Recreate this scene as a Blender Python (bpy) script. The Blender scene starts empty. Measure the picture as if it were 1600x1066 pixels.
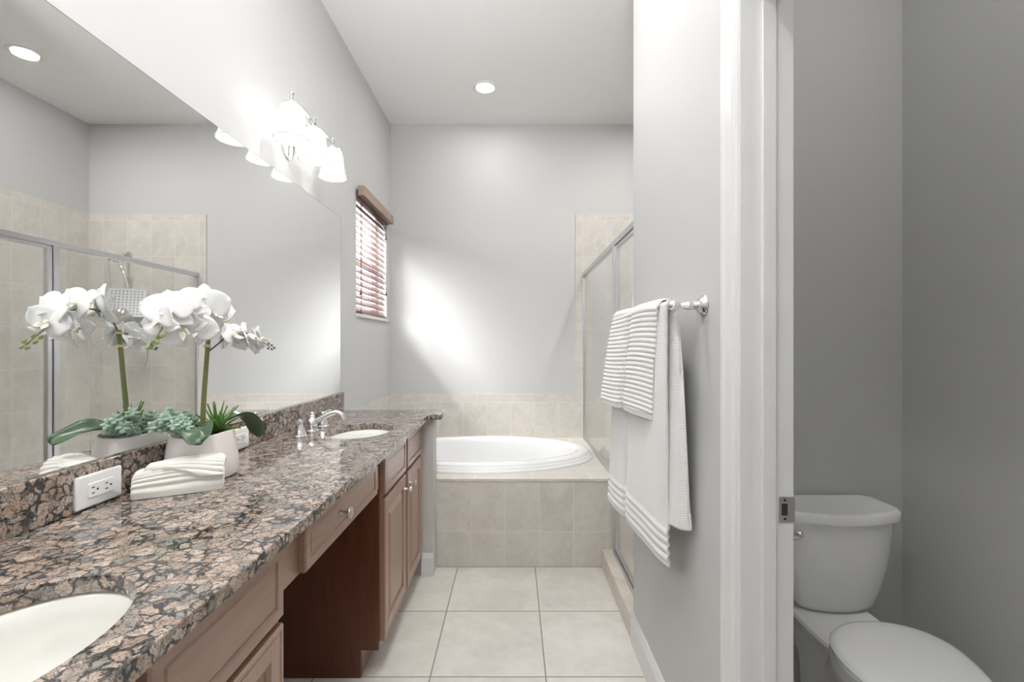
import bpy, bmesh, math, random
from mathutils import Vector, Matrix, noise
PI = math.pi
random.seed(7)
S = bpy.context.scene
C = S.collection

# ------------------------------------------------------------------ camera, world, lights, exposure
cd = bpy.data.cameras.new('camera'); cam = bpy.data.objects.new('camera', cd); C.objects.link(cam)
cam.location = (0, 0, 1.26); cam.rotation_euler = (PI/2, 0, 0)
cd.sensor_width = 36; cd.lens = 733/1600*36
cd.shift_x = -2/1600; cd.shift_y = 5/1600
cd.clip_start = 0.02
S.camera = cam

S.view_settings.view_transform = 'Standard'
S.view_settings.look = 'None'
S.view_settings.gamma = 1.0
S.view_settings.use_curve_mapping = False
S.view_settings.exposure = 0.55

w = bpy.data.worlds.new('World'); S.world = w; w.use_nodes = True
bgn = w.node_tree.nodes['Background']
bgn.inputs[0].default_value = (0.93, 0.96, 1.0, 1); bgn.inputs[1].default_value = 10.0

def lamp(name, kind, loc, energy, color=(1, 1, 1), look=None, **kw):
    d = bpy.data.lights.new(name, kind); d.energy = energy; d.color = color
    for k, v in kw.items(): setattr(d, k, v)
    o = bpy.data.objects.new(name, d); C.objects.link(o); o.location = loc
    if look is not None:
        o.rotation_euler = Vector(look).to_track_quat('-Z', 'Y').to_euler()
    return o

# soft sun through the blind, added fill lamp behind the camera, second added fill lamp aimed at the ceiling
lamp('sun', 'SUN', (-3, 2, 4), 36.0, (1.0, 0.99, 0.97), (1.0, 0.44, -0.54), angle=math.radians(50))
lamp('rear_fill', 'AREA', (-0.2, -1.45, 1.6), 5, (1, 0.99, 0.97), (0, 1, 0), shape='RECTANGLE', size=1.4, size_y=1.9)

lamp('ceiling_bounce_fill', 'AREA', (-0.15, -0.9, 1.9), 22, (1, 1, 1), (-0.08, 2.0, 1.75), shape='DISK', size=0.6, spread=math.radians(64))

# ------------------------------------------------------------------ node helpers
def srgb(r, g, b):
    f = lambda c: (c/255)/12.92 if c/255 <= 0.04045 else ((c/255+0.055)/1.055)**2.4
    return (f(r), f(g), f(b), 1)

class NT:
    def __init__(s, name):
        s.m = bpy.data.materials.new(name); s.m.use_nodes = True
        s.n = s.m.node_tree.nodes; s.l = s.m.node_tree.links
        s.b = s.n['Principled BSDF']; s.o = s.n['Material Output']
    def add(s, t, **kw):
        n = s.n.new(t)
        for k, v in kw.items(): setattr(n, k, v)
        return n
    def link(s, a, b): s.l.new(a, b)
    def val(s, sock, v):
        if isinstance(v, bpy.types.NodeSocket): s.l.new(v, sock)
        else: sock.default_value = v
    def math(s, op, a, b=0.0, c=None):
        n = s.add('ShaderNodeMath', operation=op); s.val(n.inputs[0], a); s.val(n.inputs[1], b)
        if c is not None: s.val(n.inputs[2], c)
        return n.outputs[0]
    def mix(s, f, a, b, mode='MIX'):
        n = s.add('ShaderNodeMix', data_type='RGBA', blend_type=mode)
        s.val(n.inputs[0], f); s.val(n.inputs[6], a); s.val(n.inputs[7], b)
        return n.outputs[2]
    def coord(s): return s.add('ShaderNodeTexCoord').outputs['Object']
    def noise(s, vec, scale, detail=4, rough=0.55, dist=0.0):
        n = s.add('ShaderNodeTexNoise'); s.l.new(vec, n.inputs['Vector'])
        n.inputs['Scale'].default_value = scale; n.inputs['Detail'].default_value = detail
        n.inputs['Roughness'].default_value = rough; n.inputs['Distortion'].default_value = dist
        return n.outputs
    def ramp(s, f, stops, interp='LINEAR'):
        n = s.add('ShaderNodeValToRGB'); n.color_ramp.interpolation = interp
        e = n.color_ramp.elements
        while len(e) < len(stops): e.new(0.5)
        for q, (p, c) in zip(e, stops): q.position = p; q.color = c if len(c) == 4 else (*c, 1)
        s.l.new(f, n.inputs[0]); return n.outputs[0]
    def mapping(s, vec, scale=(1, 1, 1), rot=(0, 0, 0), loc=(0, 0, 0)):
        n = s.add('ShaderNodeMapping'); s.l.new(vec, n.inputs[0])
        n.inputs['Scale'].default_value = scale; n.inputs['Rotation'].default_value = rot; n.inputs['Location'].default_value = loc
        return n.outputs[0]
    def bump(s, h, strength=0.2, dist=0.002):
        n = s.add('ShaderNodeBump'); s.l.new(h, n.inputs['Height'])
        n.inputs['Strength'].default_value = strength; n.inputs['Distance'].default_value = dist
        s.l.new(n.outputs[0], s.b.inputs['Normal'])
    def set(s, color=None, rough=None, metal=None, **kw):
        if color is not None: s.val(s.b.inputs['Base Color'], color)
        if rough is not None: s.val(s.b.inputs['Roughness'], rough)
        if metal is not None: s.val(s.b.inputs['Metallic'], metal)
        for k, v in kw.items(): s.val(s.b.inputs[k.replace('_', ' ')], v)
        return s.m

def paint(name, col, rough=0.55, bump=0.12):
    t = NT(name); v = t.coord()
    n = t.noise(v, 160, 3)
    t.bump(n['Fac'], bump, 0.0015)
    return t.set(col, rough)

def plain(name, col, rough=0.4, metal=0.0, var=0.0, **kw):
    t = NT(name)
    if var:
        n = t.noise(t.coord(), 30, 3)
        c2 = tuple(c*(1-var) for c in col[:3]) + (1,)
        t.set(t.mix(n['Fac'], col, c2), rough, metal, **kw)
    else: t.set(col, rough, metal, **kw)
    return t.m

def tile(name, axes, size, off, c1, c2, grout, mortar=0.003, rough=0.3, mscale=5.0, vein=0.5):
    t = NT(name); v = t.coord()
    sp = t.add('ShaderNodeSeparateXYZ'); t.link(v, sp.inputs[0])
    cb = t.add('ShaderNodeCombineXYZ')
    for i, a in enumerate(axes):
        t.link(t.math('ADD', sp.outputs['XYZ'.index(a)], off[i]), cb.inputs[i])
    br = t.add('ShaderNodeTexBrick', offset=0.0, squash=1.0)
    t.link(cb.outputs[0], br.inputs['Vector'])
    for k, q in (('Scale', 1.0), ('Mortar Size', mortar), ('Mortar Smooth', 0.15), ('Brick Width', size[0]), ('Row Height', size[1]), ('Bias', 0.0)):
        br.inputs[k].default_value = q
    br.inputs['Color1'].default_value = (0, 0, 0, 1); br.inputs['Color2'].default_value = (1, 1, 1, 1); br.inputs['Mortar'].default_value = (0.5, 0.5, 0.5, 1)
    # shift the clouding from tile to tile
    ad = t.add('ShaderNodeVectorMath', operation='MULTIPLY_ADD')
    t.link(br.outputs['Color'], ad.inputs[0]); ad.inputs[1].default_value = (3, 3, 3); t.link(v, ad.inputs[2])
    n1 = t.noise(ad.outputs[0], mscale, 6, 0.62, 0.6)
    n2 = t.noise(ad.outputs[0], mscale*5, 6, 0.7, 0.2)
    f = t.math('ADD', t.math('MULTIPLY', n1['Fac'], 0.7), t.math('MULTIPLY', n2['Fac'], 0.5))
    f = t.math('MULTIPLY_ADD', f, 2.4, -0.95)
    f = t.math('MULTIPLY_ADD', t.math('SUBTRACT', f, 0.5), vein*2, 0.5)
    cl = t.add('ShaderNodeClamp'); t.link(f, cl.inputs[0])
    col = t.mix(cl.outputs[0], c1, c2)
    hs = t.add('ShaderNodeHueSaturation'); t.link(col, hs.inputs['Color'])
    t.link(t.math('MULTIPLY_ADD', br.outputs['Color'], 0.06, 0.97), hs.inputs['Value'])
    col = t.mix(br.outputs['Fac'], hs.outputs[0], grout)
    t.bump(t.math('SUBTRACT', 1.0, br.outputs['Fac']), 0.5, 0.0012)
    r = t.math('MULTIPLY_ADD', br.outputs['Fac'], 0.4, rough)
    return t.set(col, r)

def granite():
    t = NT('granite'); v = t.coord()
    nd = t.noise(v, 38, 6, 0.65)
    ad = t.add('ShaderNodeVectorMath', operation='MULTIPLY_ADD')
    t.link(nd['Color'], ad.inputs[0]); ad.inputs[1].default_value = (0.026,)*3; t.link(v, ad.inputs[2])
    vo = t.add('ShaderNodeTexVoronoi', feature='DISTANCE_TO_EDGE'); t.link(ad.outputs[0], vo.inputs['Vector']); vo.inputs['Scale'].default_value = 46
    vc = t.add('ShaderNodeTexVoronoi', feature='F1'); t.link(ad.outputs[0], vc.inputs['Vector']); vc.inputs['Scale'].default_value = 46
    n0 = t.noise(v, 26, 2, 0.5)
    n1 = t.noise(v, 90, 6, 0.7)
    n2 = t.noise(v, 240, 4, 0.7)
    n3 = t.noise(v, 70, 3, 0.5, 1.2)
    hue = t.add('ShaderNodeSeparateColor'); t.link(vc.outputs['Color'], hue.inputs[0])
    # ovoid pinkish tan crystals, some greyer
    body = t.ramp(hue.outputs[0], [(0.0, srgb(162, 138, 120)), (0.3, srgb(186, 163, 146)), (0.5, srgb(198, 178, 162)), (0.7, srgb(138, 133, 127)), (0.85, srgb(154, 148, 141)), (1.0, srgb(178, 150, 128))])
    body = t.mix(t.ramp(n1['Fac'], [(0.48, (0, 0, 0)), (0.70, (0.75,)*3)]), body, srgb(104, 84, 70))
    body = t.mix(t.ramp(n2['Fac'], [(0.56, (0, 0, 0)), (0.68, (0.85,)*3)]), body, srgb(62, 58, 56))
    # grey-black matrix between the crystals, fine black veins
    d = t.math('ADD', vo.outputs['Distance'], t.math('MULTIPLY_ADD', n0['Fac'], 0.55, -0.275))
    d = t.math('ADD', d, t.math('MULTIPLY_ADD', n1['Fac'], 0.45, -0.225))
    mat = t.ramp(d, [(0.035, (1, 1, 1)), (0.105, (0, 0, 0))])
    rg = t.math('ABSOLUTE', t.math('SUBTRACT', n3['Fac'], 0.5))
    vein = t.ramp(rg, [(0.008, (0.85,)*3), (0.028, (0, 0, 0))])
    mat = t.mix(1.0, mat, vein, 'LIGHTEN')
    dark = t.ramp(n2['Fac'], [(0.38, srgb(20, 19, 20)), (0.66, srgb(88, 87, 86))])
    hs = t.add('ShaderNodeHueSaturation'); t.link(t.mix(mat, body, dark), hs.inputs['Color']); hs.inputs['Saturation'].default_value = 0.88; col = hs.outputs[0]
    return t.set(col, 0.06, 0.0, Specular_IOR_Level=0.75)

def wood(name, c1, c2, axis, rough=0.3):
    t = NT(name); v = t.coord()
    sc = {'Z': (14, 14, 1.2), 'Y': (14, 1.2, 14)}[axis]
    m = t.mapping(v, sc)
    n = t.noise(m, 3.0, 5, 0.6, 0.8); n2 = t.noise(m, 14, 3, 0.6, 0.2)
    f = t.math('ADD', t.math('MULTIPLY', n['Fac'], 0.75), t.math('MULTIPLY', n2['Fac'], 0.25))
    col = t.ramp(f, [(0.3, c1), (0.72, c2)])
    t.bump(n2['Fac'], 0.05, 0.001)
    return t.set(col, rough, 0.0, Coat_Weight=0.5, Coat_Roughness=0.22)

def glass(name, tint=(0.985, 0.99, 0.988, 1)):
    t = NT(name); t.n.remove(t.b)
    tr = t.add('ShaderNodeBsdfTransparent'); tr.inputs[0].default_value = tint
    gl = t.add('ShaderNodeBsdfGlossy'); gl.inputs['Roughness'].default_value = 0.0; gl.inputs[0].default_value = (1, 1, 1, 1)
    lw = t.add('ShaderNodeLayerWeight'); lw.inputs[0].default_value = 0.5
    fr = t.math('MULTIPLY_ADD', t.math('POWER', lw.outputs['Facing'], 5.0), 0.96, 0.035)
    mx = t.add('ShaderNodeMixShader'); t.link(fr, mx.inputs[0]); t.link(tr.outputs[0], mx.inputs[1]); t.link(gl.outputs[0], mx.inputs[2])
    t.link(mx.outputs[0], t.o.inputs[0]); return t.m

def emis(name, col, strength):
    t = NT(name); t.set(col, 0.4); t.b.inputs['Emission Color'].default_value = col; t.b.inputs['Emission Strength'].default_value = strength
    return t.m

def cloth(name, col, fy, fz, st=0.5):
    t = NT(name); sp = t.add('ShaderNodeSeparateXYZ'); t.link(t.coord(), sp.inputs[0])
    a = t.math('SINE', t.math('MULTIPLY', sp.outputs[1], fy)); b = t.math('SINE', t.math('MULTIPLY', sp.outputs[2], fz))
    n = t.noise(t.coord(), 700, 2)
    t.bump(t.math('ADD', t.math('MAXIMUM', a, b), t.math('MULTIPLY', n['Fac'], 0.6)), st, 0.0015)
    return t.set(col, 0.95, 0.0, Sheen_Weight=0.3)

def leafmat(name, c1, c2, scale=25, rough=0.35):
    t = NT(name); n = t.noise(t.coord(), scale, 4)
    return t.set(t.mix(n['Fac'], c1, c2), rough)

M = {}
M['wall'] = paint('grey_paint', (0.58, 0.58, 0.58, 1))
M['ceil'] = paint('ceiling_paint', (0.87, 0.87, 0.87, 1), 0.7, 0.25)
M['pony'] = paint('beige_paint', (0.585, 0.57, 0.54, 1))
M['trim'] = plain('white_trim', (0.75, 0.75, 0.75, 1), 0.3)
M['floor'] = tile('floor_tile', 'XY', (0.4375, 0.4375), (0.4375*20+0.3145, 0.4375*20-0.026), srgb(203, 200, 193), srgb(228, 225, 219), srgb(150, 144, 133), 0.003, 0.28, 4, 0.5)
WT = (srgb(198, 193, 185), srgb(221, 217, 211), srgb(224, 221, 215))
M['tile_y'] = tile('wall_tile_facing_room', 'XZ', (0.194, 0.295), (0.194*20+0.02, 0.295*10-0.499+0.004), *WT, 0.002, 0.3, 6, 0.5)
M['tile_x'] = tile('wall_tile_side', 'YZ', (0.194, 0.295), (0.194*20+0.08, 0.295*10-0.499+0.004), *WT, 0.002, 0.3, 6, 0.5)
M['tile_band'] = tile('tile_band', 'XZ', (0.294, 0.5), (0.294*20, 0.5), *WT, 0.002, 0.3, 6, 0.5)
M['tile_band_x'] = tile('tile_band_side', 'YZ', (0.294, 0.5), (0.294*20, 0.5), *WT, 0.002, 0.3, 6, 0.5)
M['tile_deck'] = tile('deck_tile', 'XY', (0.33, 0.33), (3.3, 3.3), srgb(205, 200, 190), srgb(224, 220, 212), srgb(214, 210, 202), 0.002, 0.25, 6, 0.5)
M['tile_curb'] = tile('curb_tile', 'YZ', (0.33, 0.5), (3.3, 0.45), srgb(196, 187, 172), srgb(222, 216, 205), srgb(200, 194, 183), 0.002, 0.3, 8, 0.6)
M['granite'] = granite()
M['wood'] = wood('cherry_wood', srgb(142, 108, 92), srgb(164, 129, 112), 'Z', 0.3)
M['wood_h'] = wood('cherry_wood_across', srgb(142, 108, 92), srgb(164, 129, 112), 'Y', 0.3)
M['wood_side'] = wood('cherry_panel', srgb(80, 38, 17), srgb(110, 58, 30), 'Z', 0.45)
M['chrome'] = plain('chrome', (0.86, 0.86, 0.87, 1), 0.06, 1.0)
M['steel'] = plain('bright_aluminium', (0.68, 0.68, 0.70, 1), 0.3, 1.0)
M['nickel'] = plain('brushed_nickel', (0.66, 0.64, 0.61, 1), 0.32, 1.0)
M['mirror'] = plain('mirror_silver', (0.93, 0.94, 0.935, 1), 0.0, 1.0)
M['porcelain'] = plain('porcelain', (0.86, 0.86, 0.855, 1), 0.08)
M['sinkwhite'] = plain('biscuit_porcelain', (0.84, 0.83, 0.79, 1), 0.06)
M['tub'] = plain('white_acrylic', (0.88, 0.885, 0.89, 1), 0.1)
M['plastic'] = plain('white_plastic', (0.86, 0.86, 0.86, 1), 0.3)
M['dark'] = plain('dark_slot', (0.02, 0.02, 0.02, 1), 0.6)
M['shade'] = emis('lit_frosted_glass', (1.0, 0.985, 0.96, 1), 1.6)
M['shaderim'] = plain('frosted_rim', (0.85, 0.85, 0.85, 1), 0.3)
M['shaderubber'] = plain('grey_rubber', (0.25, 0.25, 0.26, 1), 0.6)
M['edge'] = plain('grey_glass_edge', (0.22, 0.23, 0.23, 1), 0.3)
M['lens'] = emis('lit_lens', (1.0, 0.99, 0.97, 1), 12.0)
M['glass'] = glass('clear_glass')
M['slat'] = wood('blind_slat', srgb(70, 42, 36), srgb(104, 70, 62), 'Y', 0.4)
M['valance'] = wood('tan_valance', srgb(150, 124, 104), srgb(172, 146, 124), 'Y', 0.4)
M['cord'] = plain('brown_cord', srgb(120, 95, 85), 0.8)
M['bath'] = cloth('waffle_cotton', (0.84, 0.84, 0.835, 1), 900, 900, 0.35)
M['hand'] = cloth('ribbed_cotton', (0.85, 0.85, 0.845, 1), 2400, 2400, 0.25)
M['cream'] = cloth('cream_cotton', (0.84, 0.82, 0.77, 1), 2400, 2400, 0.12)
M['pot'] = plain('glazed_white_pot', (0.80, 0.76, 0.73, 1), 0.25, 0.0, 0.04)
M['soil'] = plain('dark_moss', srgb(60, 62, 44), 0.9, 0.0, 0.4)
M['stem'] = leafmat('stem_green', srgb(96, 104, 58), srgb(130, 132, 84), 40, 0.5)
M['tie'] = plain('raffia_tie', srgb(206, 190, 150), 0.7)
M['petal'] = plain('orchid_petal', (0.90, 0.90, 0.90, 1), 0.6, Subsurface_Weight=0.0)
M['lip'] = leafmat('orchid_centre', srgb(240, 234, 204), srgb(244, 244, 238), 60, 0.6)
M['bud'] = leafmat('orchid_bud', srgb(110, 128, 66), srgb(150, 165, 100), 60, 0.5)
M['budtwig'] = plain('dark_twig', srgb(84, 84, 74), 0.6)
M['leaf'] = leafmat('orchid_leaf', srgb(46, 72, 46), srgb(76, 104, 74), 18, 0.22)
M['spike'] = leafmat('spiky_leaf', srgb(52, 96, 34), srgb(116, 158, 70), 22, 0.35)
M['sedum'] = leafmat('pale_succulent', srgb(138, 170, 148), srgb(192, 212, 198), 60, 0.55)

# ------------------------------------------------------------------ mesh helpers (all coordinates are world coordinates)
def V(*a): return Vector(a)
def box(bm, x0, x1, y0, y1, z0, z1):
    vs = [bm.verts.new((x, y, z)) for x in (x0, x1) for y in (y0, y1) for z in (z0, z1)]
    for f in ((0, 1, 3, 2), (4, 6, 7, 5), (0, 4, 5, 1), (2, 3, 7, 6), (0, 2, 6, 4), (1, 5, 7, 3)):
        bm.faces.new([vs[i] for i in f])
    return bm
def nb(): return bmesh.new()
def frame_of(d):
    d = Vector(d).normalized()
    a = Vector((0, 0, 1)) if abs(d.z) < 0.9 else Vector((1, 0, 0))
    u = d.cross(a).normalized(); return d, u, d.cross(u).normalized()
def loft(bm, secs, cap0=True, cap1=True, closed=True):
    rings = [[bm.verts.new(p) for p in s] for s in secs]
    n = len(rings[0])
    for a, b in zip(rings, rings[1:]):
        for i in range(n if closed else n-1):
            j = (i+1) % n
            bm.faces.new((a[i], a[j], b[j], b[i]))
    if cap0: bm.faces.new(list(reversed(rings[0])))
    if cap1: bm.faces.new(rings[-1])
    return bm
def lathe(bm, prof, base, axis=(0, 0, 1), n=24, cap0=True, cap1=True, sx=1.0, sy=1.0):
    d, u, v = frame_of(axis); base = Vector(base); secs = []
    for r, h in prof:
        r = max(r, 1e-5)
        secs.append([base + d*h + u*(r*sx*math.cos(2*PI*i/n)) + v*(r*sy*math.sin(2*PI*i/n)) for i in range(n)])
    return loft(bm, secs, cap0, cap1)
def smooth_path(pts, k=6):
    pts = [Vector(p) for p in pts]; out = []
    for i in range(len(pts)-1):
        p0 = pts[max(i-1, 0)]; p1 = pts[i]; p2 = pts[i+1]; p3 = pts[min(i+2, len(pts)-1)]
        for j in range(k):
            t = j/k
            out.append(0.5*((2*p1)+(p2-p0)*t+(2*p0-5*p1+4*p2-p3)*t*t+(3*p1-p0-3*p2+p3)*t**3))
    out.append(pts[-1]); return out
def tube(bm, pts, r, n=10, k=6, taper=None):
    pts = smooth_path(pts, k) if k > 1 else [Vector(p) for p in pts]
    secs = []; up = None
    for i, p in enumerate(pts):
        t = (pts[min(i+1, len(pts)-1)] - pts[max(i-1, 0)]).normalized()
        if up is None: _, up, _ = frame_of(t)
        u = (up - t*up.dot(t)).normalized(); v = t.cross(u); up = u
        rr = r if taper is None else r + (taper-r)*i/(len(pts)-1)
        secs.append([p + u*(rr*math.cos(2*PI*q/n)) + v*(rr*math.sin(2*PI*q/n)) for q in range(n)])
    return loft(bm, secs)
def ball(bm, c, r, su=14, sv=9, scale=(1, 1, 1), rot=None):
    m = Matrix.Translation(c) @ (rot.to_4x4() if rot else Matrix()) @ Matrix.Diagonal((*scale, 1))
    bmesh.ops.create_uvsphere(bm, u_segments=su, v_segments=sv, radius=r, matrix=m); return bm
def grid(bm, P):
    vs = [[bm.verts.new(p) for p in row] for row in P]
    for a, b in zip(vs, vs[1:]):
        for i in range(len(a)-1): bm.faces.new((a[i], a[i+1], b[i+1], b[i]))
    return bm
def rrect(cx, cy, hx, hy, r, z, n=6):
    pts = []
    r = min(r, hx*0.999, hy*0.999)
    for qx, qy, a0 in ((1, 1, 0), (-1, 1, PI/2), (-1, -1, PI), (1, -1, 1.5*PI)):
        for i in range(n+1):
            a = a0 + PI/2*i/n
            pts.append(V(cx+qx*(hx-r)+r*math.cos(a), cy+qy*(hy-r)+r*math.sin(a), z))
    return pts
def ell(cx, cy, a, b, z, n=64): return [V(cx+a*math.cos(2*PI*i/n), cy+b*math.sin(2*PI*i/n), z) for i in range(n)]
def plate(bm, outer, holes, direction):
    es = []
    for lp in [outer]+holes:
        vs = [bm.verts.new(p) for p in lp]
        es += [bm.edges.new((vs[i], vs[(i+1) % len(vs)])) for i in range(len(vs))]
    bmesh.ops.triangle_fill(bm, edges=es, use_beauty=True)
    r = bmesh.ops.extrude_face_region(bm, geom=bm.faces[:])
    bmesh.ops.translate(bm, verts=[v for v in r['geom'] if isinstance(v, bmesh.types.BMVert)], vec=direction)
    return bm

ORG = {}
def obj(name, bm, mat, parent=None, bevel=0.0, seg=2, solid=0.0, soff=-1, sub=0, angle=35, sharp=False):
    bmesh.ops.recalc_face_normals(bm, faces=bm.faces[:])
    org = ORG.get(parent.name, Vector()) if parent else Vector()
    bmesh.ops.translate(bm, verts=bm.verts[:], vec=-org)
    me = bpy.data.meshes.new(name); bm.to_mesh(me); bm.free()
    me.polygons.foreach_set('use_smooth', [not sharp]*len(me.polygons))
    if not sharp: me.set_sharp_from_angle(angle=math.radians(angle))
    me.materials.append(mat)
    o = bpy.data.objects.new(name, me); C.objects.link(o)
    if parent: o.parent = parent; ORG[o.name] = org
    if solid:
        m = o.modifiers.new('solid', 'SOLIDIFY'); m.thickness = solid; m.offset = soff
    if bevel:
        m = o.modifiers.new('bevel', 'BEVEL'); m.width = bevel; m.segments = seg; m.limit_method = 'ANGLE'; m.angle_limit = math.radians(40)
    if sub:
        m = o.modifiers.new('sub', 'SUBSURF'); m.levels = sub; m.render_levels = sub
    return o
def thing(name, label, cat, loc=(0, 0, 0), group=None):
    o = bpy.data.objects.new(name, None); C.objects.link(o); o.location = loc; o.empty_display_size = 0.05
    o['label'] = label; o['category'] = cat
    if group: o['group'] = group
    ORG[o.name] = Vector(loc); return o
def tag(o, label, cat, group=None):
    o['label'] = label; o['category'] = cat
    if group: o['group'] = group
    return o
def struct(name, bm, mat, parent=None, **kw):
    kw.setdefault('sharp', True)
    o = obj(name, bm, mat, parent, **kw)
    if not parent: o['kind'] = 'structure'
    return o
def dup(root, delta, label):
    r = root.copy(); C.objects.link(r); r.location = root.location + Vector(delta); r['label'] = label
    def kids(src, dst):
        for ch in list(src.children):
            c = ch.copy(); C.objects.link(c); c.parent = dst; kids(ch, c)
    kids(root, r); return r

# ------------------------------------------------------------------ room shell
CE = 3.05; XL = -1.0; XR = 1.46; YB = 3.816; YR = -1.6; XP = 0.51; XPI = 0.622
WY0, WY1, WZ0, WZ1 = 2.985, 3.70, 1.455, 2.235            # window opening
struct('floor', box(nb(), XL-0.15, XR+0.1, YR-0.1, YB+0.1, -0.08, 0.0), M['floor'])
struct('ceiling', box(nb(), XL-0.15, XR+0.1, YR-0.1, YB+0.1, CE, CE+0.08), M['ceil'])
struct('wall_back', box(nb(), XL-0.15, XR+0.1, YB, YB+0.1, 0, CE), M['wall'])
struct('wall_left', plate(nb(), [V(XL, YR, 0), V(XL, YB, 0), V(XL, YB, CE), V(XL, YR, CE)],
       [[V(XL, WY0, WZ0), V(XL, WY1, WZ0), V(XL, WY1, WZ1), V(XL, WY0, WZ1)]], (-0.15, 0, 0)), M['wall'])
struct('wall_right', box(nb(), XR, XR+0.1, YR, YB, 0, CE), M['wall'])
struct('wall_rear', box(nb(), XL, XR, YR-0.1, YR, 0, CE), M['wall'])
DY0, DY1, DH = 0.29, 1.060, 2.11                            # rough opening of the toilet room door
struct('wall_partition', plate(nb(), [V(XP, YR, 0), V(XP, DY0, 0), V(XP, DY0, DH), V(XP, DY1, DH), V(XP, DY1, 0), V(XP, 1.76, 0), V(XP, 1.76, CE), V(XP, YR, CE)], [], (XPI-XP, 0, 0)), M['wall'])
struct('wall_toilet_back', box(nb(), XP, XR, 1.76, 1.99, 0, CE), M['wall'])
struct('wall_toilet_front', box(nb(), XPI, XR, 0.02, 0.12, 0, CE), M['wall'])
struct('wall_vanity_end', box(nb(), XL, -0.434, 2.556, 2.6535, 0, 0.848), M['pony'], bevel=0.004)

def base_x(name, x, dirn, y0, y1):      # board on an X plane, profile with eased top
    prof = [(0, 0), (0.014, 0), (0.014, 0.098), (0.009, 0.112), (0.005, 0.124), (0, 0.124)]
    return struct(name, loft(nb(), [[V(x+dirn*a, y, h) for a, h in prof] for y in (y0, y1)]), M['trim'])
def base_y(name, y, dirn, x0, x1):
    prof = [(0, 0), (0.014, 0), (0.014, 0.098), (0.009, 0.112), (0.005, 0.124), (0, 0.124)]
    return struct(name, loft(nb(), [[V(x, y+dirn*a, h) for a, h in prof] for x in (x0, x1)]), M['trim'])
base_x('baseboard_partition', XP, -1, 1.122, 1.985)
base_y('baseboard_toilet_back', 1.76, -1, XPI, XR-0.014)
base_x('baseboard_toilet_right', XR, -1, 0.12, 1.76)
base_y('baseboard_vanity_end', 2.556, -1, -0.50, -0.436)

# wall tile: thin slabs standing on the walls
T = 0.008
YT = YB-T
wt = struct('trim_tile_tub_back', box(nb(), XL, 0.505, YT, YB, 0.48, 0.792), M['tile_y'])
struct('trim_tile_band_back', box(nb(), XL, 0.505, YT, YB, 0.792, 0.854), M['tile_band'])
struct('trim_tile_tub_left', box(nb(), XL, XL+T, 2.72, YT, 0.48, 0.792), M['tile_x'])
struct('trim_tile_band_left', box(nb(), XL, XL+T, 2.72, YT, 0.792, 0.854), M['tile_band_x'])
struct('trim_tile_shower_back', box(nb(), 0.505, XR-T, YT, YB, 0, 2.318), M['tile_y'])
struct('trim_tile_shower_right', box(nb(), XR-T, XR, 1.99, YB, 0, 2.318), M['tile_x'])
struct('trim_tile_shower_front', box(nb(), 0.59, XR-T, 1.99, 1.99+T, 0, 2.318), M['tile_y'])

# toilet room door casing and jamb
casing_prof = [(p_*0.85, q_*0.88) for p_, q_ in [(0, 0), (0.016, 0), (0.019, 0.004), (0.019, 0.020), (0.016, 0.024), (0.016, 0.050), (0.019, 0.054), (0.019, 0.066), (0.011, 0.070), (0.009, 0.078), (0.011, 0.083), (0, 0.087)]]
cs = nb()
for ys, dr in ((1.1225, -1), (0.225, 1)):
    loft(cs, [[V(XP-a, ys+dr*b, h) for a, b in casing_prof] for h in (0, 2.09)])
loft(cs, [[V(XP-a, y, 2.177-b) for a, b in casing_prof] for y in (0.225, 1.1225)])
struct('trim_door_casing', cs, M['trim'])
dj = nb()
box(dj, XP-0.004, XPI+0.002, 1.045, DY1, 0, 2.09); box(dj, XP-0.004, XPI+0.002, DY0, 0.305, 0, 2.09); box(dj, XP-0.004, XPI+0.002, DY0, DY1, 2.09, DH)
door = struct('door_1', dj, M['trim'])
box_stop = nb(); box(box_stop, 0.549, 0.580, 1.033, 1.045, 0, 2.09)
obj('door_stop', box_stop, M['trim'], door, bevel=0.002)
sp = nb()
loft(sp, [[V(x, y, z) for x, y, z in [(p.x, 1.0449-0.0015*e, p.y) for p in rrect(0.609, 0.892, 0.0175, 0.0285, 0.004, 0)]] for e in (0, 1)])
plate_o = obj('strike_plate', sp, M['nickel'], door)
obj('latch_hole', box(nb(), 0.597, 0.610, 1.0428, 1.0438, 0.879, 0.905), M['dark'], plate_o)
for zz in (0.871, 0.913):
    obj('screw', lathe(nb(), [(0.0028, 0), (0.0028, 0.0008)], (0.604, 1.0435, zz), (0, -1, 0), 12), M['dark'], plate_o)

# window: vinyl frame, pane, sill
wf = nb()
fx0, fx1 = -1.12, -1.08
for y0, y1, z0, z1 in ((WY0, WY0+0.035, WZ0, WZ1), (WY1-0.035, WY1, WZ0, WZ1), (WY0+0.035, WY1-0.035, WZ0, WZ0+0.035), (WY0+0.035, WY1-0.035, WZ1-0.035, WZ1), (WY0+0.035, WY1-0.035, 1.83, 1.86)):
    box(wf, fx0, fx1, y0, y1, z0, z1)
win = struct('window_1', wf, M['trim'])
struct('window_pane', box(nb(), -1.103, -1.098, WY0+0.03, WY1-0.03, WZ0+0.03, WZ1-0.03), M['glass'], win)
struct('window_sill', box(nb(), -1.12, -0.985, WY0-0.005, WY1+0.005, WZ0-0.018, WZ0+0.002), M['trim'], win)

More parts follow.
